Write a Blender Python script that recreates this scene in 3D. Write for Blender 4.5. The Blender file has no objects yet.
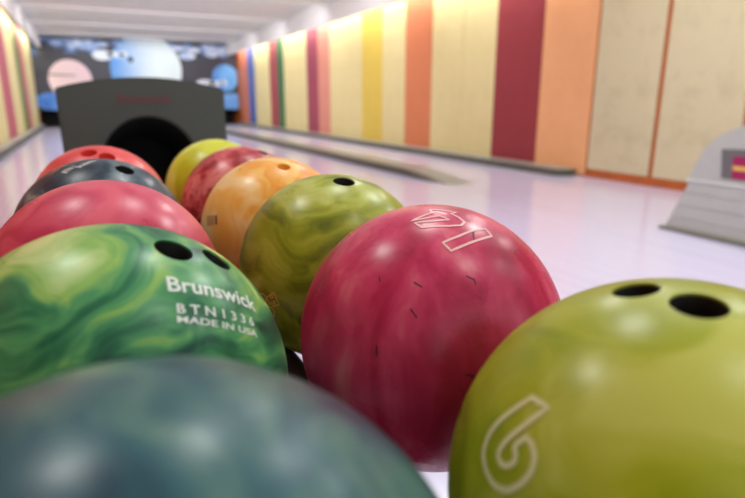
import bpy, bmesh, math, random
from mathutils import Vector, Matrix
random.seed(7)
scene = bpy.context.scene
COL = scene.collection
H = 0.90                      # lens height above the floor
R = 0.1092                    # bowling ball radius

# ------------------------------------------------------------------ helpers
def lin(c):
    return tuple(((x/255)/12.92 if x/255 <= .04045 else ((x/255+.055)/1.055)**2.4) for x in c) + (1.0,)

def new_mat(name):
    m = bpy.data.materials.new(name); m.use_nodes = True
    nt = m.node_tree
    return m, nt, nt.nodes['Principled BSDF']

def plain(name, rgb, rough=.5, spec=.5, metal=0.0, coat=0.0, var=0.0, vscale=8.0):
    m, nt, b = new_mat(name)
    b.inputs['Roughness'].default_value = rough
    b.inputs['Specular IOR Level'].default_value = spec
    b.inputs['Metallic'].default_value = metal
    b.inputs['Coat Weight'].default_value = coat
    c = lin(rgb)
    tc = nt.nodes.new('ShaderNodeTexCoord'); n = nt.nodes.new('ShaderNodeTexNoise')
    n.inputs['Scale'].default_value = vscale; n.inputs['Detail'].default_value = 4
    nt.links.new(tc.outputs['Object'], n.inputs['Vector'])
    r = nt.nodes.new('ShaderNodeValToRGB')
    r.color_ramp.elements[0].position = .35; r.color_ramp.elements[1].position = .65
    r.color_ramp.elements[0].color = tuple(x*(1-var) for x in c[:3])+(1,)
    r.color_ramp.elements[1].color = c
    nt.links.new(n.outputs['Fac'], r.inputs['Fac']); nt.links.new(r.outputs['Color'], b.inputs['Base Color'])
    return m

def glow(name, rgb, strength):
    m, nt, b = new_mat(name)
    b.inputs['Base Color'].default_value = lin(rgb)
    b.inputs['Emission Color'].default_value = lin(rgb)
    b.inputs['Emission Strength'].default_value = strength
    return m

def marble(name, stops, scale=6.0, stretch=(1, 1, 1), rot=(0, 0, 0), warp=.06, seed=0.0, rough=.3, detail=4, flecks=None, dist=.8):
    rough -= .02
    """swirled pearl resin: noise warped by noise, coloured by a ramp"""
    m, nt, b = new_mat(name)
    L = nt.links
    tc = nt.nodes.new('ShaderNodeTexCoord')
    mp = nt.nodes.new('ShaderNodeMapping'); mp.inputs['Rotation'].default_value = rot; mp.inputs['Scale'].default_value = stretch
    mp.inputs['Location'].default_value = (seed, seed*.7, -seed)
    L.new(tc.outputs['Object'], mp.inputs['Vector'])
    n1 = nt.nodes.new('ShaderNodeTexNoise'); n1.inputs['Scale'].default_value = scale*1.3; n1.inputs['Detail'].default_value = 2
    L.new(tc.outputs['Object'], n1.inputs['Vector'])
    sub = nt.nodes.new('ShaderNodeVectorMath'); sub.operation = 'SUBTRACT'; sub.inputs[1].default_value = (.5, .5, .5)
    L.new(n1.outputs['Color'], sub.inputs[0])
    mul = nt.nodes.new('ShaderNodeVectorMath'); mul.operation = 'SCALE'; mul.inputs['Scale'].default_value = warp*4
    L.new(sub.outputs['Vector'], mul.inputs[0])
    add = nt.nodes.new('ShaderNodeVectorMath'); add.operation = 'ADD'
    L.new(mp.outputs['Vector'], add.inputs[0]); L.new(mul.outputs['Vector'], add.inputs[1])
    n2 = nt.nodes.new('ShaderNodeTexNoise'); n2.inputs['Scale'].default_value = scale; n2.inputs['Detail'].default_value = detail
    n2.inputs['Roughness'].default_value = .55; n2.inputs['Distortion'].default_value = .8
    L.new(add.outputs['Vector'], n2.inputs['Vector'])
    rp = nt.nodes.new('ShaderNodeValToRGB'); cr = rp.color_ramp
    stops = [(.5+(p-.5)*.62, c) for p, c in stops]
    cr.elements[0].position = stops[0][0]; cr.elements[0].color = lin(stops[0][1])
    cr.elements[1].position = stops[-1][0]; cr.elements[1].color = lin(stops[-1][1])
    for p, c in stops[1:-1]:
        e = cr.elements.new(p); e.color = lin(c)
    L.new(n2.outputs['Fac'], rp.inputs['Fac'])
    out = rp.outputs['Color']
    if flecks:
        n3 = nt.nodes.new('ShaderNodeTexNoise'); n3.inputs['Scale'].default_value = flecks[1]; n3.inputs['Detail'].default_value = 3
        L.new(add.outputs['Vector'], n3.inputs['Vector'])
        r3 = nt.nodes.new('ShaderNodeValToRGB')
        r3.color_ramp.elements[0].position = flecks[2]; r3.color_ramp.elements[0].color = (0, 0, 0, 1)
        r3.color_ramp.elements[1].position = flecks[2]+.14; r3.color_ramp.elements[1].color = (flecks[3],)*3+(1,)
        L.new(n3.outputs['Fac'], r3.inputs['Fac'])
        mx = nt.nodes.new('ShaderNodeMix'); mx.data_type = 'RGBA'
        L.new(r3.outputs['Color'], mx.inputs['Factor']); L.new(out, mx.inputs['A']); mx.inputs['B'].default_value = lin(flecks[0])
        out = mx.outputs['Result']
    L.new(out, b.inputs['Base Color'])
    # worn polish
    n4 = nt.nodes.new('ShaderNodeTexNoise'); n4.inputs['Scale'].default_value = 22; n4.inputs['Detail'].default_value = 5
    L.new(tc.outputs['Object'], n4.inputs['Vector'])
    mr = nt.nodes.new('ShaderNodeMapRange'); mr.inputs['From Min'].default_value = .3; mr.inputs['From Max'].default_value = .7
    mr.inputs['To Min'].default_value = rough-.03; mr.inputs['To Max'].default_value = rough+.10
    L.new(n4.outputs['Fac'], mr.inputs['Value']); L.new(mr.outputs['Result'], b.inputs['Roughness'])
    b.inputs['Specular IOR Level'].default_value = .36
    b.inputs['Coat Weight'].default_value = 0
    n2.inputs['Distortion'].default_value = dist
    return m

def link(name, mesh, mats=(), parent=None, loc=None):
    o = bpy.data.objects.new(name, mesh); COL.objects.link(o)
    for m in mats if isinstance(mats, (list, tuple)) else [mats]:
        mesh.materials.append(m)
    if parent: o.parent = parent
    if loc is not None: o.location = loc
    return o

def from_bm(name, bm, mats, parent=None, loc=None, smooth=None):
    me = bpy.data.meshes.new(name)
    bm.normal_update(); bm.to_mesh(me); bm.free()
    if smooth is not None:
        for p in me.polygons: p.use_smooth = True
        me.set_sharp_from_angle(angle=math.radians(smooth))
    return link(name, me, mats, parent, loc)

def empty(name, loc):
    o = bpy.data.objects.new(name, None); COL.objects.link(o); o.location = loc; o.empty_display_size = .05
    return o

def tag(o, label, cat, group=None):
    o['label'] = label; o['category'] = cat
    if group: o['group'] = group
    return o

def struct(o):
    o['kind'] = 'structure'; return o

def box(bm, x0, x1, y0, y1, z0, z1, bevel=0.0, seg=2, mat=0):
    r = bmesh.ops.create_cube(bm, size=1.0)
    vs = r['verts']
    for v in vs:
        v.co = Vector(((x0+x1)/2+v.co.x*(x1-x0), (y0+y1)/2+v.co.y*(y1-y0), (z0+z1)/2+v.co.z*(z1-z0)))
    fs = {f for v in vs for f in v.link_faces}
    for f in fs: f.material_index = mat
    if bevel > 0:
        es = list({e for v in vs for e in v.link_edges})
        bmesh.ops.bevel(bm, geom=es, offset=bevel, segments=seg, profile=.5, affect='EDGES')

def prism(bm, outline, axis, a, b, mat=0):
    """extrude a 2D outline along an axis ('X': outline is (y,z); 'Y': (x,z); 'Z': (x,y))"""
    def P(u, v, w):
        return {'X': (w, u, v), 'Y': (u, w, v), 'Z': (u, v, w)}[axis]
    A = [bm.verts.new(P(u, v, a)) for u, v in outline]; Bv = [bm.verts.new(P(u, v, b)) for u, v in outline]
    n = len(A); fs = [bm.faces.new(A), bm.faces.new(Bv[::-1])]
    for i in range(n):
        fs.append(bm.faces.new((A[i], Bv[i], Bv[(i+1) % n], A[(i+1) % n])))
    for f in fs: f.material_index = mat
    bmesh.ops.recalc_face_normals(bm, faces=fs)

def tube(bm, pts, r, n=12, cap=True):
    rings = []
    for i, p in enumerate(pts):
        p = Vector(p)
        t = (Vector(pts[min(i+1, len(pts)-1)])-Vector(pts[max(i-1, 0)])).normalized()
        up = Vector((0, 0, 1)) if abs(t.z) < .95 else Vector((1, 0, 0))
        s = t.cross(up).normalized(); u = s.cross(t)
        rings.append([bm.verts.new(p+(s*math.cos(2*math.pi*k/n)+u*math.sin(2*math.pi*k/n))*r) for k in range(n)])
    for a, b in zip(rings[:-1], rings[1:]):
        for k in range(n):
            bm.faces.new((a[k], a[(k+1) % n], b[(k+1) % n], b[k]))
    if cap:
        bm.faces.new(rings[0][::-1]); bm.faces.new(rings[-1])
    bmesh.ops.recalc_face_normals(bm, faces=bm.faces[:])

def text_mesh(s, offset=0.0, maxedge=.12):
    """filled lettering, unit height, centred in x, baseline at 0; returned as a finely divided bmesh"""
    c = bpy.data.curves.new('lettering', 'FONT'); c.body = s; c.align_x = 'CENTER'; c.size = 1.0; c.fill_mode = 'FRONT'; c.offset = offset
    c.resolution_u = 4
    o = bpy.data.objects.new('lettering', c); COL.objects.link(o)
    bpy.context.view_layer.update()
    dg = bpy.context.evaluated_depsgraph_get()
    me = bpy.data.meshes.new_from_object(o.evaluated_get(dg))
    bpy.data.objects.remove(o); bpy.data.curves.remove(c)
    bm = bmesh.new(); bm.from_mesh(me); bpy.data.meshes.remove(me)
    bmesh.ops.triangulate(bm, faces=bm.faces[:])
    for _ in range(6):
        es = [e for e in bm.edges if e.calc_length() > maxedge]
        if not es: break
        bmesh.ops.subdivide_edges(bm, edges=es, cuts=1)
        bmesh.ops.triangulate(bm, faces=[f for f in bm.faces if len(f.verts) > 3])
    return bm

# ------------------------------------------------------------------ camera
F = Vector((0.427871, 0.867089, -0.255112)); RT = Vector((0.896887, -0.442259, 0.001071)); UP = Vector((0.111897, 0.229265, 0.966911))
cam = bpy.data.cameras.new('camera'); co = bpy.data.objects.new('camera', cam); COL.objects.link(co)
mx = Matrix((RT, UP, -F)).transposed().to_4x4(); mx.translation = Vector((0, 0, H))
co.matrix_world = mx
cam.sensor_width = 36; cam.lens = 562.9/745*36; cam.clip_start = .01; cam.clip_end = 100
cam.dof.use_dof = True; cam.dof.focus_distance = .48; cam.dof.aperture_fstop = 5.0
scene.camera = co

# ------------------------------------------------------------------ dimensions of the hall
XL, XR, YF, YB = -1.5, 5.42, 23.0, -2.6
ZC = H+2.05
FOUL = 5.5

# ------------------------------------------------------------------ materials of the hall
def floor_mat():
    m, nt, b = new_mat('lacquered_boards')
    L = nt.links
    tc = nt.nodes.new('ShaderNodeTexCoord')
    mp = nt.nodes.new('ShaderNodeMapping'); mp.inputs['Scale'].default_value = (1/.027, .35, 1)
    L.new(tc.outputs['Object'], mp.inputs['Vector'])
    w = nt.nodes.new('ShaderNodeTexNoise'); w.inputs['Scale'].default_value = 1.0; w.inputs['Detail'].default_value = 2
    L.new(mp.outputs['Vector'], w.inputs['Vector'])
    r = nt.nodes.new('ShaderNodeValToRGB')
    r.color_ramp.elements[0].position = .3; r.color_ramp.elements[0].color = lin((203, 197, 224))
    r.color_ramp.elements[1].position = .7; r.color_ramp.elements[1].color = lin((213, 208, 231))
    L.new(w.outputs['Fac'], r.inputs['Fac']); L.new(r.outputs['Color'], b.inputs['Base Color'])
    b.inputs['Roughness'].default_value = .16; b.inputs['Specular IOR Level'].default_value = .55
    return m
M_floor = floor_mat()
M_lane = M_floor
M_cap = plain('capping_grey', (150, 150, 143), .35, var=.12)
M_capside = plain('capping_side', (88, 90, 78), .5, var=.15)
M_gutter = plain('gutter_grey', (70, 72, 70), .4)
M_ceil = plain('ceiling_board', (228, 230, 226), .7, var=.05, vscale=3)
M_valance = plain('valance_white', (236, 234, 232), .6, var=.03)
M_wallback = plain('wall_orange_brown', (190, 98, 40), .55, var=.12)
M_wallpaint = plain('wall_paint', (205, 196, 180), .7, var=.05)
M_black = plain('pit_black', (14, 14, 16), .8)

# floor
bm = bmesh.new(); box(bm, XL-.1, XR+.1, YB, FOUL, -.1, 0)
struct(from_bm('floor', bm, M_floor))
# two lane beds on each side, from the foul line to the pin deck
HC = 0.19                                    # centre line of the near ball return
CAPS = [(HC-.19, HC+.19), (1.66, 2.0), (3.44, 3.86)]
bm = bmesh.new(); box(bm, XL-.1, XR+.1, FOUL, YF+1.0, -.1, -.001)
struct(from_bm('floor_lanes', bm, M_lane))
bm = bmesh.new(); box(bm, XL, XR, FOUL-.02, FOUL+.03, -.02, .0008)
struct(from_bm('trim_1', bm, plain('foul_line', (196, 186, 204), .25)))
for i, (a, b) in enumerate(CAPS):
    bm = bmesh.new()
    y0 = FOUL-.35; w = .05
    # a low cover with a sloped nose, light top and dark flanks
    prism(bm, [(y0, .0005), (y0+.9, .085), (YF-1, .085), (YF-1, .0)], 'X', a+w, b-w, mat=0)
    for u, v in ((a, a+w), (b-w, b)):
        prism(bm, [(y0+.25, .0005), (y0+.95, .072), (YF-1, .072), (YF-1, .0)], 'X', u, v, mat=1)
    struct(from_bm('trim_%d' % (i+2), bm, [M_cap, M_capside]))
# gutter ledges along the walls
def wall_ledge(n, x0, x1, y0, y1, h, inner):
    bm = bmesh.new()
    k = 8; pts = []
    w = x1-x0
    for j in range(k+1):                      # rounded nose
        t = math.pi*j/k
        pts.append(((x0+x1)/2-math.cos(t)*w/2, y0+.12-math.sin(t)*.12))
    pts += [(x1, y1), (x0, y1)]
    prism(bm, pts, 'Z', 0, h, mat=0)
    for f in bm.faces:
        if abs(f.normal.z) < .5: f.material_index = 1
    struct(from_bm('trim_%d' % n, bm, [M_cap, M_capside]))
wall_ledge(6, 5.08, XR, 5.15, YF-1, .085, -1)
wall_ledge(7, XL, XL+.22, 5.0, YF-1, .12, 1)

# walls behind the panels
bm = bmesh.new(); box(bm, XR, XR+.12, YB, YF+1.1, 0, ZC+.3)
struct(from_bm('wall_right', bm, M_wallback))
bm = bmesh.new(); box(bm, XL-.12, XL, YB, YF+1.1, 0, ZC+.3)
struct(from_bm('wall_left', bm, M_wallback))
bm = bmesh.new(); box(bm, XL-.12, XR+.12, YF+1.0, YF+1.1, 0, ZC)
struct(from_bm('wall_far', bm, M_black))
bm = bmesh.new(); box(bm, XR-.02, XR, YB, 5.0, 0, .1, .004)
struct(from_bm('baseboard_right', bm, M_wallback))

# ceiling: sawtooth baffles that hide the lane lamps from the bowlers
EDGES = [6.4, 9.4, 12.4, 15.4, 18.4, 21.2]
bm = bmesh.new()
ys = [YB-.1]+EDGES+[YF+1.1]
for k in range(len(ys)-1):
    y0, y1 = ys[k], ys[k+1]
    if k < len(ys)-2: box(bm, XL, XR, y1-.04, y1+.022, ZC-.035, ZC+.06, .004, mat=1)
    prism(bm, [(y0, ZC+.16), (y1, ZC), (y1+.02, ZC), (y1+.02, ZC+.3), (y0, ZC+.3)], 'X', XL-.12, XR+.12)
struct(from_bm('ceiling', bm, [M_ceil, M_valance]))
# light valances along both walls
def valance(n, xin, z0, d):
    bm = bmesh.new()
    box(bm, min(xin, xin+d*.05), max(xin, xin+d*.05), 4.6, YF, z0, ZC+.16, .006)
    struct(from_bm('trim_%d' % n, bm, M_valance))
valance(8, 5.05, H+1.66, 1)
valance(9, -1.16, H+1.68, -1)

# ------------------------------------------------------------------ coloured wall panels
PC = {'cream': (233, 218, 160), 'coral': (222, 134, 100), 'blue': (92, 114, 182), 'mauve': (170, 78, 84), 'green': (58, 118, 74),
      'crimson': (166, 76, 96), 'salmon': (226, 152, 132), 'yellow': (232, 204, 92), 'terracotta': (222, 134, 92), 'maroon': (156, 58, 66),
      'orange': (246, 180, 128), 'beige': (214, 202, 166), 'olive': (122, 138, 70), 'rose': (196, 104, 116)}
def panel_mat(name, rgb):
    m, nt, b = new_mat('panel_'+name)
    L = nt.links
    tc = nt.nodes.new('ShaderNodeTexCoord')
    n = nt.nodes.new('ShaderNodeTexNoise'); n.inputs['Scale'].default_value = 2.6; n.inputs['Detail'].default_value = 7; n.inputs['Roughness'].default_value = .7
    L.new(tc.outputs['Object'], n.inputs['Vector'])
    r = nt.nodes.new('ShaderNodeValToRGB'); c = lin(rgb)
    worn = name == 'beige'
    k = .86 if worn else .93
    r.color_ramp.elements[0].position = .33; r.color_ramp.elements[0].color = (c[0]*k, c[1]*k, c[2]*k*.95, 1)
    r.color_ramp.elements[1].position = .5 if worn else .62; r.color_ramp.elements[1].color = c
    L.new(n.outputs['Fac'], r.inputs['Fac']); L.new(r.outputs['Color'], b.inputs['Base Color'])
    b.inputs['Roughness'].default_value = .55; b.inputs['Specular IOR Level'].default_value = .3
    return m
PM = {k: panel_mat(k, v) for k, v in PC.items()}
def wall_panel(side, y0, y1, colour, label, gap=.012, base=.02):
    d = 1 if side > 0 else -1; xw = XR if side > 0 else XL
    bm = bmesh.new()
    ztop = ZC-.02
    a, b = sorted((xw-d*.024, xw-d*.002))
    yc = (y0+y1)/2
    box(bm, a-xw, b-xw, y0+gap/2-yc, y1-gap/2-yc, base, ztop, .004, 2)
    o = from_bm('wall_panel', bm, PM[colour], loc=(xw, yc, 0))
    o['kind'] = 'thing'
    return tag(o, label, 'wall panel', 'coloured panels of the long wall' if side > 0 else 'coloured panels of the short visible wall')
RP = [(21.74, 22.95, 'coral', 'coral wall panel beside the space mural, next to the blue panel'),
      (20.74, 21.74, 'blue', 'narrow looking blue wall panel beside the coral panel'),
      (19.8, 20.74, 'cream', 'cream wall panel directly beside the blue panel'),
      (18.86, 19.8, 'cream', 'cream wall panel directly beside the dull red panel next to the green one'),
      (17.97, 18.86, 'mauve', 'dull red wall panel touching the green panel'),
      (17.35, 17.97, 'green', 'dark green wall panel beside the dull red panel'),
      (16.26, 17.35, 'cream', 'cream wall panel directly beside the dark green panel'),
      (15.29, 16.26, 'cream', 'cream wall panel directly beside the crimson panel'),
      (14.44, 15.29, 'crimson', 'crimson wall panel touching the salmon pink panel'),
      (13.61, 14.44, 'salmon', 'salmon pink wall panel touching the crimson panel'),
      (12.61, 13.61, 'cream', 'cream wall panel directly beside the salmon pink panel'),
      (11.73, 12.61, 'cream', 'cream wall panel on the far side of the yellow panel'),
      (10.76, 11.73, 'yellow', 'strong yellow wall panel between two cream panels'),
      (9.8, 10.76, 'cream', 'single cream wall panel between the yellow and the terracotta panels'),
      (8.86, 9.8, 'terracotta', 'terracotta orange wall panel with cream panels on both sides'),
      (7.91, 8.86, 'cream', 'cream wall panel directly beside the terracotta orange panel'),
      (7.08, 7.91, 'cream', 'cream wall panel directly beside the dark maroon panel'),
      (6.10, 7.08, 'maroon', 'dark maroon wall panel beside the light orange panel'),
      (5.18, 6.10, 'orange', 'light orange wall panel beside the dark maroon panel'),
      (4.25, 5.18, 'beige', 'worn beige wall panel beside the light orange panel'),
      (3.30, 4.25, 'beige', 'worn beige wall panel behind the pale grey ball return hood')]
for y0, y1, c, l in RP:
    worn = c in ('beige',)
    wall_panel(1, y0*XR/5.55, y1*XR/5.55, c, l, gap=.06 if worn else .014, base=.1 if y0 < 5 else .02)
LS = 1.5/1.3
LP = [(10.6, 12.0, 'cream', 'cream wall panel between the rose red panel and the picture edge'),
      (12.0, 13.4, 'rose', 'rose red wall panel with cream panels on both sides'),
      (13.4, 15.1, 'cream', 'cream wall panel between the rose red and olive green panels'),
      (15.1, 16.2, 'olive', 'olive green wall panel beside a dull pink panel'),
      (16.2, 17.2, 'rose', 'dull pink wall panel beside the olive green panel'),
      (17.2, 19.85, 'cream', 'cream wall panel between the dull pink panel and the space mural')]
for y0, y1, c, l in LP:
    wall_panel(-1, y0*LS, y1*LS, c, l)

# ------------------------------------------------------------------ far end: space mural over the pin deck
def disc(bm, x, z, rx, rz, y, mat, n=40):
    c = bm.verts.new((x, y, z)); ring = [bm.verts.new((x+rx*math.cos(2*math.pi*k/n), y, z+rz*math.sin(2*math.pi*k/n))) for k in range(n)]
    for k in range(n):
        f = bm.faces.new((c, ring[(k+1) % n], ring[k])); f.material_index = mat
        f.normal_update()
        if f.normal.y > 0: f.normal_flip()
def grad(name, ca, cb, centre, width, noise=.5, emis=0.0, scale=1.5):
    """print colours running from ca to cb across x, broken up by cloud noise"""
    m, nt, b = new_mat(name); L = nt.links
    tc = nt.nodes.new('ShaderNodeTexCoord'); sx = nt.nodes.new('ShaderNodeSeparateXYZ'); L.new(tc.outputs['Object'], sx.inputs[0])
    mr = nt.nodes.new('ShaderNodeMapRange'); mr.inputs['From Min'].default_value = centre-width; mr.inputs['From Max'].default_value = centre+width
    L.new(sx.outputs['X'], mr.inputs['Value'])
    n = nt.nodes.new('ShaderNodeTexNoise'); n.inputs['Scale'].default_value = scale; n.inputs['Detail'].default_value = 5
    L.new(tc.outputs['Object'], n.inputs['Vector'])
    ma = nt.nodes.new('ShaderNodeMath'); ma.operation = 'MULTIPLY_ADD'; ma.inputs[1].default_value = noise*2; ma.inputs[2].default_value = -noise
    L.new(n.outputs['Fac'], ma.inputs[0])
    ad = nt.nodes.new('ShaderNodeMath'); ad.operation = 'ADD'; ad.use_clamp = True
    L.new(mr.outputs['Result'], ad.inputs[0]); L.new(ma.outputs[0], ad.inputs[1])
    r = nt.nodes.new('ShaderNodeValToRGB'); r.color_ramp.elements[0].color = lin(ca); r.color_ramp.elements[1].color = lin(cb)
    L.new(ad.outputs[0], r.inputs['Fac']); L.new(r.outputs['Color'], b.inputs['Base Color'])
    b.inputs['Roughness'].default_value = .5
    return m
def sky_print():
    """dark space with blue cloud patches near the top"""
    m, nt, b = new_mat('mural_space'); L = nt.links
    tc = nt.nodes.new('ShaderNodeTexCoord'); sx = nt.nodes.new('ShaderNodeSeparateXYZ'); L.new(tc.outputs['Object'], sx.inputs[0])
    n = nt.nodes.new('ShaderNodeTexNoise'); n.inputs['Scale'].default_value = 1.7; n.inputs['Detail'].default_value = 5
    L.new(tc.outputs['Object'], n.inputs['Vector'])
    mr = nt.nodes.new('ShaderNodeMapRange'); mr.inputs['From Min'].default_value = 2.05; mr.inputs['From Max'].default_value = 2.75
    mr.inputs['To Min'].default_value = -.3; mr.inputs['To Max'].default_value = .12
    L.new(sx.outputs['Z'], mr.inputs['Value'])
    ad = nt.nodes.new('ShaderNodeMath'); ad.operation = 'ADD'; L.new(n.outputs['Fac'], ad.inputs[0]); L.new(mr.outputs['Result'], ad.inputs[1])
    r = nt.nodes.new('ShaderNodeValToRGB'); cr = r.color_ramp
    cr.elements[0].position = .5; cr.elements[0].color = lin((56, 56, 66))
    cr.elements[1].position = .72; cr.elements[1].color = lin((205, 220, 245))
    e = cr.elements.new(.6); e.color = lin((96, 130, 186))
    L.new(ad.outputs[0], r.inputs['Fac']); L.new(r.outputs['Color'], b.inputs['Base Color'])
    b.inputs['Roughness'].default_value = .5
    return m
mural_mats = [sky_print(),
              grad('mural_great_planet', (84, 150, 220), (222, 236, 236), 1.75, .75, .25),
              grad('mural_pale_planet', (240, 214, 214), (226, 196, 204), -.5, .7, .3),
              grad('mural_blue_planet', (58, 128, 214), (120, 186, 240), 4.9, .6, .6),
              grad('mural_pin_white', (232, 240, 246), (214, 226, 240), 2, 5, .3),
              grad('mural_blue_hill', (40, 100, 200), (120, 180, 236), 2, 6, .9),
              grad('mural_dark', (30, 32, 42), (44, 46, 58), 2, 6, .3),
              grad('mural_cloud', (110, 150, 206), (220, 232, 246), 2, 5, .9, scale=3.0)]
MZ0 = .56
bm = bmesh.new()
box(bm, XL, XR, YF, YF+.06, MZ0, ZC, mat=0)
y = YF-.004
disc(bm, 2.14, 1.98, 1.22, 1.22, y, 1, 64)
disc(bm, 1.62, 2.32, .10, .10, y-.003, 6)
disc(bm, -.38, 1.58, .68, .68, y, 2, 48)
disc(bm, 4.97, 1.74, .5, .5, y, 3, 48)
for x, z, rx in ((.72, 2.44, .33), (4.2, 1.5, .36)):            # bowling pins flying past
    disc(bm, x, z, rx, .17, y-.003, 4); disc(bm, x+.42, z+.03, .3, .09, y-.003, 4); disc(bm, x+.68, z+.05, .14, .11, y-.003, 4)
for x, z, rx, rz in ((-1.0, .72, .55, .42), (5.2, .62, .75, .45), (-.3, .5, .3, .2)):
    disc(bm, x, max(z, MZ0+.3), rx, min(rz, .3), y-.001, 5)
for x, z, rx, rz in ((-.7, 2.8, .22, .1), (.3, 2.72, .3, .1), (.75, 2.8, .2, .08), (3.6, 2.5, .3, .13), (3.85, 2.72, .28, .1), (4.5, 2.6, .24, .12), (3.3, 2.76, .3, .1), (4.9, 2.76, .3, .1)):
    disc(bm, x, z, rx, rz, y-.001, 7)
prism(bm, [(XL, 1.735), (-.2, 1.72), (-.2, 1.75), (XL, 1.79)], 'Y', y-.006, y-.002, mat=6)
mural = from_bm('space_mural', bm, mural_mats)
tag(mural, 'dark space mural with white and blue planets on the far wall', 'mural')
# pin deck pit sides
bm = bmesh.new(); box(bm, XL, XR, YF+.9, YF+1.0, 0, MZ0); box(bm, XL, XR, YF-.9, YF+.9, -.0005, .004)
struct(from_bm('trim_10', bm, M_black))

# ------------------------------------------------------------------ ball return hoods
M_hood = plain('hood_shell_grey', (192, 193, 188), .45, var=.05)
M_hood_dark = plain('hood_shell_dark', (74, 76, 68), .45, var=.06)
M_front = plain('hood_front_dark', (66, 69, 61), .5, var=.06)
M_edge = plain('hood_edge_light', (214, 218, 216), .4)
M_plinth = plain('hood_plinth', (120, 118, 104), .5)
M_in = plain('hood_inside', (10, 10, 9), .8)
M_logo = plain('logo_red', (112, 44, 54), .5)
M_badge = plain('badge_grey', (112, 110, 112), .4)
M_magenta = plain('badge_magenta', (168, 34, 92), .4)
M_gold = plain('badge_gold', (232, 190, 90), .4)
HW = .262
def hood(loc, shell, label, near):
    t = empty('ball_return_hood', loc)
    tag(t, label, 'ball return', 'ball return hoods')
    # side profile (distance back from the front face, height above floor)
    prof = [(0.0, H-.0), (.15, H-.055), (.3, H-.118), (.44, H-.185), (.56, H-.237), (.625, H-.285), (.68, H-.36), (.75, H-.53)]
    def crown(x): return .036*(1-(x/HW)**2)+.038
    NX = 16
    bm = bmesh.new()
    grid = []
    for i in range(NX+1):
        x = -HW+2*HW*i/NX
        row = [bm.verts.new((x, y+.02, z+crown(x)*(1-.25*k/len(prof)))) for k, (y, z) in enumerate(prof)]
        row.append(bm.verts.new((x, .75+.02, H-.53-.0)))
        grid.append(row)
    for a, b in zip(grid[:-1], grid[1:]):
        for k in range(len(a)-1):
            bm.faces.new((a[k], b[k], b[k+1], a[k+1]))
    for row in (grid[0], grid[-1]):                        # cheeks
        lo0 = bm.verts.new((row[0].co.x, .02, H-.53)); 
        bm.faces.new(row+[lo0])
    bmesh.ops.remove_doubles(bm, verts=bm.verts[:], dist=1e-5)
    bmesh.ops.recalc_face_normals(bm, faces=bm.faces[:])
    from_bm('shell', bm, shell, t, smooth=35)
    # flared skirt below with shallow ribs
    bm = bmesh.new()
    zt = H-.53; steps = 4
    for k in range(steps):
        a = zt*(1-k/steps); b = zt*(1-(k+1)/steps)+.003
        e = .145*(k+1)/steps; e0 = .145*k/steps
        prism(bm, [(0.02, b), (.755+e, b), (.755+e0+.004, a), (.02, a)], 'X', -HW-.004-.002*k, HW+.004+.002*k)
    from_bm('skirt', bm, shell, t)
    bm = bmesh.new(); box(bm, -HW-.012, HW+.012, .012, .785, zt-.010, zt+.008, .004)
    from_bm('seam_strip', bm, M_edge, t)
    bm = bmesh.new(); box(bm, -HW-.045, HW+.045, 0.03, .925, 0, .022, .006)
    from_bm('plinth', bm, M_plinth, t)
    # dark front face with an arched mouth
    aw, az, ah = .158, H-.225, .172                        # mouth half width, springing height, rise
    bm = bmesh.new()
    n = 24
    inner = [(-aw, .42)]+[(-aw*math.cos(math.pi*k/n), az+ah*math.sin(math.pi*k/n)) for k in range(n+1)]+[(aw, .42)]
    outer = [(-HW, .42), (-HW, H-.25)]
    top = [(-HW+2*HW*k/(n), H+crown(-HW+2*HW*k/n)) for k in range(n+1)]
    outer = [(-HW, .42)]+top+[(HW, .42)]
    for yy, flip in ((0.0, False), (.03, True)):
        I = [bm.verts.new((x, yy, z)) for x, z in inner]; O = [bm.verts.new((x, yy, z)) for x, z in outer]
        for k in range(len(I)-1):
            f = bm.faces.new((I[k], I[k+1], O[k+1], O[k]))
        if not flip: I0, O0 = I, O
    for A, B in ((I0, I), (O0, O)):
        for k in range(len(A)-1):
            bm.faces.new((A[k], A[k+1], B[k+1], B[k]))
    bmesh.ops.recalc_face_normals(bm, faces=bm.faces[:])
    bmesh.ops.bevel(bm, geom=[e for e in bm.edges if e.calc_face_angle(0) > .9], offset=.006, segments=2, affect='EDGES')
    from_bm('front_panel', bm, M_front, t, smooth=35)
    # tunnel behind the mouth
    bm = bmesh.new()
    I = [bm.verts.new((x, .03, z)) for x, z in inner]; B = [bm.verts.new((x, .5, z-.1 if z > .5 else z)) for x, z in inner]
    for k in range(len(I)-1): bm.faces.new((I[k], B[k], B[k+1], I[k+1]))
    bm.faces.new(B)
    bmesh.ops.recalc_face_normals(bm, faces=bm.faces[:])
    from_bm('ball_tunnel', bm, M_in, t)
    bm = bmesh.new(); box(bm, -HW, HW, .0, .028, .02, .42); from_bm('kick_panel', bm, M_front, t)
    # red maker's lettering
    bm = text_mesh('Brunswick', .012, .4)
    w = max(v.co.x for v in bm.verts)-min(v.co.x for v in bm.verts)
    s = .165/w
    for v in bm.verts: v.co = Vector((v.co.x*s-.004, -.0035, H-.008+v.co.y*s*.95))
    from_bm('lettering', bm, M_logo, t)['label'] = 'red raised lettering'
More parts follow.
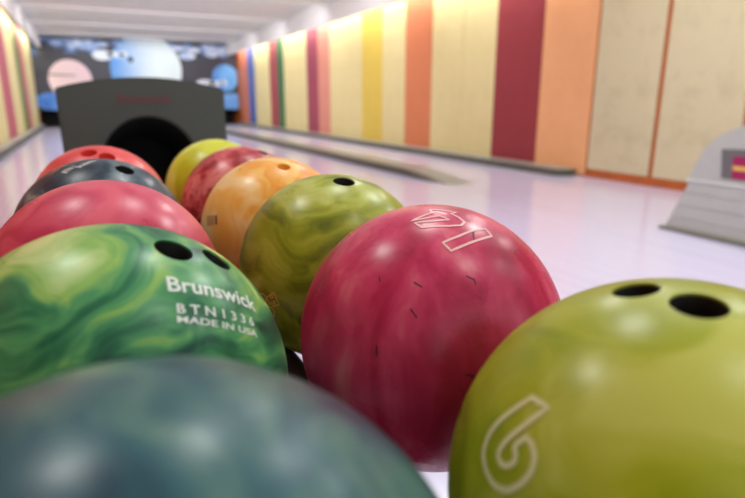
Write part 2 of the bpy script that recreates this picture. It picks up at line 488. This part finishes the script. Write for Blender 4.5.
    # side badge
    for sx in (-1, 1):
        x = sx*(HW+.0)
        a, b = sorted((x, x+sx*.006))
        bm = bmesh.new()
        prism(bm, [(.3, H-.49), (.545, H-.49), (.57, H-.305), (.3, H-.295)], 'X', a, b)
        bd = from_bm('side_badge', bm, M_badge, t)
        a, b = sorted((x+sx*.006, x+sx*.009))
        bm = bmesh.new(); prism(bm, [(.3, H-.488), (.475, H-.488), (.485, H-.345), (.3, H-.34)], 'X', a, b)
        from_bm('badge_print', bm, M_magenta, bd)
        a, b = sorted((x+sx*.009, x+sx*.0105))
        bm = bmesh.new(); prism(bm, [(.3, H-.432), (.475, H-.432), (.478, H-.405), (.3, H-.405)], 'X', a, b)
        from_bm('badge_stripe', bm, M_gold, bd)
    return t
hood((HC-.010, 2.08, 0), M_hood_dark, 'dark grey ball return hood with an arched black mouth, behind both rows of balls', True)
hood((3.70+HW, 1.76, 0), M_hood, 'pale grey ball return hood with a magenta side badge, near the worn beige panels', False)

# ------------------------------------------------------------------ rack that carries the balls
XA, XB = 0.0017, 0.241
ZL, ZR = H-.1837, H-.1909
M_rail = plain('rail_rubber', (40, 40, 42), .5)
M_pan = plain('rack_pan_painted_shade', (16, 15, 15), .7)  # black colour stands in for the deep shade between the ball rows
M_rack = plain('rack_frame_grey', (120, 120, 118), .45, var=.05)
rack = empty('ball_rack', (HC-.06, 1.0, 0))
tag(rack, 'long low ball return rack carrying both rows of bowling balls', 'ball rack')
ox, oy = rack.location.x, rack.location.y
RR, half = .011, .058
for xc, zc in ((XA, ZL), (XB, ZR)):
    zr = zc-math.sqrt((R+RR)**2-half**2)-.0022
    for s in (-1, 1):
        bm = bmesh.new(); tube(bm, [(xc+s*half-ox, yy-oy, zr) for yy in (-.02, .3, .7, 1.1, 1.5, 2.07)], RR, 14)
        from_bm('rail', bm, M_rail, rack, smooth=40)
zp = ZR-R-.03
bm = bmesh.new(); box(bm, XA+half-.02-ox, XB-half+.02-ox, -.02-oy, 2.07-oy, zp-.05, zp, .006); from_bm('centre_pan', bm, M_pan, rack)
bm = bmesh.new(); box(bm, .05-ox, .19-ox, .25-oy, 2.0-oy, .03, zp-.05, .01); from_bm('pedestal', bm, M_pan, rack)
bm = bmesh.new(); box(bm, -.03-ox, .27-ox, .2-oy, 2.05-oy, 0, .03, .008); from_bm('foot_plate', bm, M_rack, rack)
for yy in (.55, 1.05, 1.6):
    bm = bmesh.new(); box(bm, -.075-ox, .318-ox, yy-.02-oy, yy+.02-oy, zp-.045, ZR-math.sqrt((R+RR)**2-half**2)-RR, .004); from_bm('cross_bar', bm, M_pan, rack)

# ------------------------------------------------------------------ bowling balls
M_hole = plain('hole_painted_shade', (20, 17, 14), .6)  # shade inside the drilled holes, painted as a near-black lining
M_ink_white = plain('ink_white', (226, 232, 222), .5)
M_ink_pink = plain('ink_pink', (246, 196, 190), .5)
M_ink_pale = plain('ink_pale_yellow', (226, 224, 166), .5)
M_ink_gold = plain('ink_gold', (240, 196, 96), .5)
M_scuff = plain('scuff_dark', (74, 30, 44), .6)

def ball(loc, mat, label, holes=(), hole_mat=None):
    me = bpy.data.meshes.new('bowling_ball')
    bm = bmesh.new(); bmesh.ops.create_uvsphere(bm, u_segments=112, v_segments=72, radius=R)
    bm.to_mesh(me); bm.free()
    o = link('bowling_ball', me, [mat], loc=loc)
    if holes:
        cut = bmesh.new()
        for d, r in holes:
            q = Vector((0, 0, 1)).rotation_difference(Vector(d).normalized()).to_matrix().to_4x4()
            bmesh.ops.create_cone(cut, cap_ends=True, segments=40, radius1=r, radius2=r, depth=.08, matrix=q @ Matrix.Translation((0, 0, R-.005)))
        cm = bpy.data.meshes.new('cut'); cut.to_mesh(cm); cut.free()
        c = bpy.data.objects.new('cut', cm); COL.objects.link(c); c.location = loc
        md = o.modifiers.new('holes', 'BOOLEAN'); md.operation = 'DIFFERENCE'; md.object = c; md.solver = 'EXACT'
        bpy.context.view_layer.update()
        dg = bpy.context.evaluated_depsgraph_get()
        nm = bpy.data.meshes.new_from_object(o.evaluated_get(dg))
        o.modifiers.clear(); o.data = nm; bpy.data.meshes.remove(me); nm.name = 'bowling_ball'
        bpy.data.objects.remove(c); bpy.data.meshes.remove(cm)
        me = nm
    for p in me.polygons: p.use_smooth = True
    me.set_sharp_from_angle(angle=math.radians(28))
    for d, r in holes:
        q = Vector((0, 0, 1)).rotation_difference(Vector(d).normalized()).to_matrix()
        bm = bmesh.new()
        n = 36
        def ring(rad, z): return [bm.verts.new(q @ Vector((rad*math.cos(2*math.pi*k/n), rad*math.sin(2*math.pi*k/n), z))) for k in range(n)]
        zs = lambda rad: math.sqrt(R*R-rad*rad)
        rings = [ring(r-.0001, zs(r)-.0012), ring(r-.0004, zs(r)-.0030), ring(r-.0004, R-.034), ring(r*.5, R-.037)]
        for a, b in zip(rings[:-1], rings[1:]):
            for k in range(n): bm.faces.new((a[k], a[(k+1) % n], b[(k+1) % n], b[k]))
        bm.faces.new(rings[-1])
        bmesh.ops.recalc_face_normals(bm, faces=bm.faces[:])
        from_bm('finger_hole', bm, hole_mat or M_hole, o, smooth=40)
    tag(o, label, 'bowling ball', 'bowling balls on the return rack')
    return o

def slerp_path(pts, closed, step=.035):
    P = [Vector(p).normalized() for p in pts]
    if closed: P = P+[P[0]]
    out = []
    for a, b in zip(P[:-1], P[1:]):
        k = max(1, int((a-b).length/step))
        for j in range(k): out.append((a.lerp(b, j/k)).normalized())
    if not closed: out.append(P[-1])
    return out
def smooth_path(pts, it=2):
    P = [Vector(p) for p in pts]
    for _ in range(it):
        Q = []
        for i in range(len(P)):
            a, b = P[i], P[(i+1) % len(P)]
            Q += [a*.75+b*.25, a*.25+b*.75]
        P = Q
    return P
def ribbon(bm, pts, closed, width, h=1.0035, taper=False):
    P = slerp_path(pts, closed); n = len(P); A = []
    for i in range(n):
        t = (P[(i+1) % n]-P[i-1]) if closed else (P[min(i+1, n-1)]-P[max(i-1, 0)])
        s = P[i].cross(t).normalized()
        w = width/R/2*(1 if not taper else max(.12, math.sin(math.pi*(i+.5)/n)))
        A.append((bm.verts.new((P[i]-s*w).normalized()*R*h), bm.verts.new((P[i]+s*w).normalized()*R*h)))
    for i in range(n if closed else n-1):
        a, b = A[i], A[(i+1) % n]
        f = bm.faces.new((a[0], b[0], b[1], a[1])); f.normal_update()
        if f.normal.dot(a[0].co) < 0: f.normal_flip()
def outline(parent, name, loops, width, mat, label=None):
    bm = bmesh.new()
    for l in loops: ribbon(bm, l, True, width)
    o = from_bm(name, bm, mat, parent)
    if label: o['label'] = label
    return o
def letter_on_ball(parent, lines, mat, label):
    """lines: (text, baseline start direction, baseline end direction, height factor)"""
    big = bmesh.new()
    for s, a, b, hf, off in lines:
        a, b = Vector(a).normalized(), Vector(b).normalized()
        c = (a+b).normalized(); r = (b-a); r = (r-c*r.dot(c)).normalized(); u = c.cross(r)
        ang = a.angle(b)
        bm = text_mesh(s, off, .25)
        x0 = min(v.co.x for v in bm.verts); x1 = max(v.co.x for v in bm.verts)
        k = ang/(x1-x0)
        for v in bm.verts:
            th = (v.co.x-(x0+x1)/2)*k; ph = v.co.y*k*hf
            d = (c*math.cos(th)+r*math.sin(th))*math.cos(ph)+u*math.sin(ph)
            v.co = d*R*1.003
        tmp = bpy.data.meshes.new('t'); bm.to_mesh(tmp); bm.free(); big.from_mesh(tmp); bpy.data.meshes.remove(tmp)
    for f in big.faces:
        f.normal_update()
        if f.normal.dot(f.calc_center_median()) < 0: f.normal_flip()
    o = from_bm('lettering', big, mat, parent); o['label'] = label
    return o

MB = {
 'teal': marble('resin_teal', [(.3, (22, 60, 72)), (.5, (40, 88, 94)), (.66, (78, 116, 106)), (.84, (150, 160, 128))], 9, (1.3, 1, .7), (.3, .5, .2), .06, 3.1, .3),
 'green': marble('resin_green', [(.24, (10, 62, 48)), (.38, (34, 110, 70)), (.5, (78, 152, 92)), (.6, (136, 182, 84)), (.72, (196, 214, 140))], 9, (.7, 1, 2.0), (.5, .3, .6), .05, 4.4, .3),
 'pink': marble('resin_pink', [(.15, (150, 36, 62)), (.45, (200, 60, 90)), (.72, (222, 96, 114))], 9, (.6, 1, 1.8), (.2, .4, 0), .05, 5.2, .3),
 'navy': marble('resin_navy', [(.3, (26, 40, 52)), (.5, (52, 74, 86)), (.66, (98, 118, 124)), (.78, (168, 168, 140))], 10, (1, 1, 1.6), (0, .4, .3), .06, 2.4, .3),
 'coral': marble('resin_coral', [(.3, (218, 76, 76)), (.55, (232, 98, 94)), (.75, (242, 132, 120))], 6, (1, 1, 1), (0, 0, 0), .05, 7.7, .3),
 'lemon': marble('resin_lemon', [(.3, (180, 184, 30)), (.55, (204, 210, 56)), (.75, (224, 228, 110))], 7, (1, 1, 1), (0, 0, 0), .06, 8.3, .3),
 'brick': marble('resin_brick', [(.3, (140, 32, 36)), (.48, (176, 56, 60)), (.6, (204, 92, 92)), (.74, (222, 130, 122))], 13, (1, .8, 1.2), (.3, 0, .5), .06, 4.6, .3),
 'orange': marble('resin_orange', [(.2, (224, 116, 34)), (.38, (240, 160, 58)), (.54, (246, 190, 92)), (.72, (250, 214, 144))], 8, (1.4, 1.2, .7), (.2, .2, .2), .06, 6.1, .3),
 'olive': marble('resin_olive', [(.3, (100, 114, 18)), (.46, (138, 150, 28)), (.58, (164, 174, 48)), (.74, (190, 198, 100))], 8, (.7, .9, 2.4), (.6, .5, .2), .05, 9.4, .3, flecks=((84, 88, 30), 46, .7, .5)),
 'cherry': marble('resin_cherry', [(.2, (158, 24, 56)), (.42, (192, 42, 82)), (.6, (212, 66, 104)), (.82, (226, 116, 128))], 13, (2.0, 1.8, .22), (.1, .2, 0), .012, 2.9, .28, dist=.25),
 'mustard': marble('resin_mustard', [(.24, (126, 138, 14)), (.46, (150, 164, 24)), (.62, (168, 178, 40)), (.8, (192, 198, 84))], 7, (1, 1, 1.2), (.3, .3, .3), .06, 1.2, .3),
}
M_insert_orange = plain('insert_orange', (248, 176, 50), .45)
M_insert_red = plain('insert_red', (226, 66, 58), .45)

B = {}
B['mustard'] = ball((0.2385, 0.1495, ZR), MB['mustard'], 'mustard yellow bowling ball marked with a six, in front of the cherry red ball',
                    [((-0.1629, 0.1804, 0.97), .0108), ((-0.1389, -0.0855, 0.9866), .0116)])
B['cherry'] = ball((0.2400, 0.3752, ZR), MB['cherry'], 'cherry red bowling ball marked with the number fourteen')
B['olive'] = ball((0.2428, 0.5979, ZR), MB['olive'], 'olive green bowling ball with one dark finger hole, behind the cherry red ball', [((0.0242, -0.2691, 0.9628), .0122)])
B['orange'] = ball((0.2385, 0.8204, ZR), MB['orange'], 'light orange swirled bowling ball between the olive green and brick red balls', [((0.0356, -0.4025, 0.9147), .0095)], M_insert_orange)
B['brick'] = ball((0.2429, 1.0410, ZR), MB['brick'], 'brick red marbled bowling ball between the orange and lemon yellow balls', [((0.335, -0.245, 0.91), .0100)])
B['lemon'] = ball((0.2415, 1.2660, ZR), MB['lemon'], 'lemon yellow bowling ball behind the brick red ball, close to the hood')
B['teal'] = ball((-0.0019, 0.1473, ZL), MB['teal'], 'dark teal grey bowling ball, blurred in front of the green swirled ball')
B['green'] = ball((-0.001, 0.3715, ZL), MB['green'], 'green swirled bowling ball with white lettering and two finger holes',
                  [((0.3515, -0.2633, 0.8984), .0116), ((0.5942, -0.1663, 0.787), .0105)])
B['pink'] = ball((0.0009, 0.5969, ZL), MB['pink'], 'glossy pink bowling ball directly behind the green swirled ball')
B['navy'] = ball((0.0022, 0.8288, ZL), MB['navy'], 'navy grey bowling ball with white lettering behind the pink ball', [((0.3074, -0.3279, 0.8933), .0118)])
B['coral'] = ball((0.0064, 1.0740, ZL), MB['coral'], 'coral red bowling ball with two red finger holes, behind the navy grey ball',
                  [((-0.105, -0.367, 0.9243), .0128), ((0.1372, -0.4834, 0.8646), .0128)], M_insert_red)

one = [(-0.2243, -0.466, 0.8559), (-0.2081, -0.538, 0.8169), (-0.1206, -0.5336, 0.8371), (-0.025, -0.5209, 0.8533), (0.0641, -0.5045, 0.861), (0.1557, -0.4802, 0.8633), (0.1526, -0.4084, 0.9), (0.0388, -0.4294, 0.9023), (-0.0383, -0.4457, 0.8944), (-0.093, -0.4573, 0.8845), (-0.1652, -0.4621, 0.8713)]
four = [(-0.2831, -0.1544, 0.9466), (-0.2051, -0.1513, 0.967), (-0.1062, -0.1363, 0.985), (-0.0778, -0.0706, 0.9945), (-0.0119, -0.1326, 0.9911), (0.0765, -0.1785, 0.981), (0.0121, -0.2, 0.9797), (0.0329, -0.27, 0.9623), (0.0336, -0.3318, 0.9428), (-0.0142, -0.3662, 0.9304), (-0.1036, -0.3487, 0.9315), (-0.2057, -0.3073, 0.9291), (-0.2677, -0.2767, 0.9229), (-0.2777, -0.1955, 0.9406), (-0.1808, -0.2477, 0.9518), (-0.0553, -0.2837, 0.9573), (-0.0854, -0.209, 0.9742), (-0.1928, -0.19, 0.9627)]
six = [(-0.7617, 0.1142, 0.6378), (-0.766, 0.024, 0.6424), (-0.8284, 0.0741, 0.5553), (-0.8709, 0.1206, 0.4765), (-0.8968, 0.1313, 0.4225), (-0.9103, 0.0988, 0.4021), (-0.9094, 0.0606, 0.4116), (-0.8956, 0.0348, 0.4434), (-0.8815, 0.0479, 0.4697), (-0.8733, 0.0717, 0.4819), (-0.8458, 0.039, 0.5321), (-0.8502, 0.0027, 0.5265), (-0.8661, -0.0362, 0.4985), (-0.8926, -0.0475, 0.4483), (-0.9205, -0.0251, 0.3899), (-0.9399, 0.023, 0.3406), (-0.9424, 0.0919, 0.3215), (-0.9262, 0.1642, 0.3393), (-0.9028, 0.2127, 0.3738), (-0.8694, 0.2251, 0.4399), (-0.8387, 0.2049, 0.5047), (-0.8022, 0.1591, 0.5754)]
outline(B['cherry'], 'number_marking', [one, four], .002, M_ink_pink, 'pale outlined number fourteen')
# keep the corners of the stem of the six, round the bowl
P6 = [Vector(p) for p in six]
six_s = []
for i, p in enumerate(P6):
    if i in (0, 1, 10, 11): six_s.append(p)
    else:
        a, b = P6[i-1], P6[(i+1) % len(P6)]
        six_s += [p*.8+a*.2, p*.8+b*.2]
outline(B['mustard'], 'number_marking', [six_s], .0027, M_ink_pale, 'pale outlined number six')
bee = [(-0.8788, -0.4719, -0.0707), (-0.8303, -0.5573, -0.0038), (-0.7957, -0.5945, -0.1157), (-0.8372, -0.5249, -0.1535), (-0.8473, -0.5186, -0.1143), (-0.8574, -0.4959, -0.1375)]
bee1 = [(-0.8559, -0.5148, -0.0484), (-0.8431, -0.5367, -0.0334), (-0.8367, -0.545, -0.0539), (-0.8502, -0.522, -0.0692)]
bee2 = [(-0.8382, -0.5368, -0.0966), (-0.8281, -0.554, -0.0855), (-0.8205, -0.5606, -0.1118), (-0.8311, -0.542, -0.1244)]
oh = [(-0.9268, -0.3707, -0.0597), (-0.9038, -0.4259, -0.0429), (-0.8852, -0.4613, -0.0609), (-0.88, -0.464, -0.1016), (-0.8893, -0.4335, -0.1459), (-0.9158, -0.364, -0.1699), (-0.9337, -0.323, -0.1546), (-0.9392, -0.3268, -0.1058)]
oh2 = [(-0.8664, -0.4714, -0.1647), (-0.8399, -0.5145, -0.1729), (-0.8231, -0.5242, -0.2184), (-0.8245, -0.4981, -0.2686), (-0.8476, -0.436, -0.3023), (-0.8737, -0.3978, -0.28), (-0.8845, -0.4106, -0.2216)]
outline(B['olive'], 'lettering', [bee, bee1, bee2, smooth_path(oh, 1), smooth_path(oh2, 1)], .0019, M_ink_gold, 'gold outlined lettering')
letter_on_ball(B['green'], [('Brunswick', (0.2707, -0.5809, 0.7677), (0.7433, -0.4203, 0.5203), 1.0, .018),
                            ('B T N 1 3 3 6', (0.2936, -0.6725, 0.6794), (0.7016, -0.5271, 0.4796), .85, .018),
                            ('MADE IN USA', (0.2858, -0.7091, 0.6446), (0.7056, -0.5645, 0.4283), .62, .018)], M_ink_white, 'white lettering')
letter_on_ball(B['navy'], [('BTN 1', (-0.309, -0.3564, 0.8818), (-0.1922, -0.2783, 0.9411), 2.0, .015),
                           ('Brunswick', (-0.1621, -0.3222, 0.9327), (0.0224, -0.1524, 0.9881), 1.7, .015)], M_ink_white, 'white lettering')
# scuffs on the cherry ball
sc = [[[-0.496, -0.5657, 0.6588], [-0.4644, -0.6173, 0.6351]],
      [[-0.5611, -0.644, 0.5201], [-0.5431, -0.6931, 0.4739]],
      [[-0.6429, -0.3833, 0.6631], [-0.652, -0.4126, 0.6362]],
      [[0.0358, -0.4303, 0.902], [-0.0162, -0.5186, 0.8548]],
      [[-0.7602, -0.5796, 0.2937], [-0.7672, -0.601, 0.224]],
      [[-0.3342, -0.9284, 0.1626], [-0.2791, -0.95, 0.1402]],
      [[-0.154, -0.7215, 0.675], [-0.1569, -0.7485, 0.6443]],
      [[-0.1958, -0.6942, 0.6926], [-0.1503, -0.7273, 0.6697]]]
for s in sc:
    bm = bmesh.new(); ribbon(bm, s, False, .0014, 1.0025, True)
    from_bm('scuff_mark', bm, M_scuff, B['cherry'])['label'] = 'dark scuff mark'
# worn sticker on the orange ball
pc = [Vector(p) for p in ((-0.9416, -0.1497, 0.3015), (-0.8609, -0.3757, 0.3432), (-0.8746, -0.423, 0.237), (-0.9567, -0.2266, 0.1826))]
bm = bmesh.new(); n = 8
G = [[bm.verts.new(((pc[0].lerp(pc[1], i/n)).lerp(pc[3].lerp(pc[2], i/n), j/n)).normalized()*R*1.0025) for j in range(n+1)] for i in range(n+1)]
for i in range(n):
    for j in range(n):
        f = bm.faces.new((G[i][j], G[i+1][j], G[i+1][j+1], G[i][j+1])); f.normal_update()
        if f.normal.dot(f.calc_center_median()) < 0: f.normal_flip()
st = from_bm('worn_sticker', bm, plain('sticker_tan', (206, 158, 96), .5, var=.15, vscale=90), B['orange'], smooth=60); st['label'] = 'tan worn sticker'
bm = bmesh.new(); ribbon(bm, [pc[1], pc[2]], False, .0026, 1.004)
from_bm('sticker_edge', bm, M_scuff, st)

# ------------------------------------------------------------------ lamps and added fill lights
M_ring = plain('lamp_ring', (230, 230, 228), .4)
M_lampglow = glow('lamp_diffuser', (255, 248, 238), 0)
TN = 10
def downlight_or_fill(x, y, power):
    global TN
    TN += 1
    LZ = ZC+.16*(1-(y-YB)/(6.4-YB))
    bm = bmesh.new()
    n = 32; rings = []
    for r, z in ((.2, .04), (.2, -.02), (.17, -.02), (.165, .02)):
        rings.append([bm.verts.new((r*math.cos(2*math.pi*k/n), r*math.sin(2*math.pi*k/n), z)) for k in range(n)])
    for a, b in zip(rings[:-1], rings[1:]):
        for k in range(n): bm.faces.new((a[k], a[(k+1) % n], b[(k+1) % n], b[k]))
    bmesh.ops.recalc_face_normals(bm, faces=bm.faces[:])
    struct(from_bm('trim_%d' % TN, bm, M_ring, loc=(x, y, LZ-.02), smooth=40))
    l = bpy.data.lights.new('bulb_or_fill', 'AREA'); l.shape = 'DISK'; l.size = .31; l.energy = power; l.color = (.97, 1, .97)
    lo = bpy.data.objects.new('bulb_or_fill', l); COL.objects.link(lo); lo.location = (x, y, LZ-.03)
P1 = 13
for x, y, p in ((-.63, 1.72, P1), (.95, 1.72, P1), (2.5, 1.72, P1*1.6), (4.1, 1.72, P1*1.3), (2.5, 3.7, P1*1.3), (4.1, 3.7, P1*1.3), (1.05, -.3, P1*.5), (2.6, -.3, P1*.5), (4.1, -.3, P1*.5)):  # pair nearest the lanes is unseen, added to brighten the near right wall
    downlight_or_fill(x, y, p)
def tube_light(name, loc, sx, sy, power, rot, colour):
    l = bpy.data.lights.new(name, 'AREA'); l.shape = 'RECTANGLE'; l.size = sx; l.size_y = sy; l.energy = power; l.color = colour
    o = bpy.data.objects.new(name, l); COL.objects.link(o); o.location = loc; o.rotation_euler = rot
WARM = (1, 1, .95)
tube_light('cove_tube', (5.24, 13.8, ZC-.1), .07, 17.5, 100, (0, 0, 0), WARM)
tube_light('cove_tube', (-1.33, 13.8, ZC-.1), .07, 17.5, 75, (0, 0, 0), WARM)
for e, pw in zip(EDGES, (55, 55, 55, 50, 45, 22)):                                   # tubes in the pockets behind the baffles
    tube_light('lane_tube', (1.85, e+.10, ZC+.10), 5.2, .06, pw, (math.radians(50), 0, 0), (.96, .96, 1))

w = bpy.data.worlds.new('world'); scene.world = w; w.use_nodes = True
w.node_tree.nodes['Background'].inputs['Color'].default_value = (.9, .97, 1, 1); w.node_tree.nodes['Background'].inputs['Strength'].default_value = .9

scene.view_settings.view_transform = 'Standard'; scene.view_settings.look = 'None'
scene.view_settings.exposure = 0.42; scene.view_settings.gamma = 1.0
scene.view_settings.use_curve_mapping = False
scene.cycles.use_denoising = True
scene.cycles.max_bounces = 8
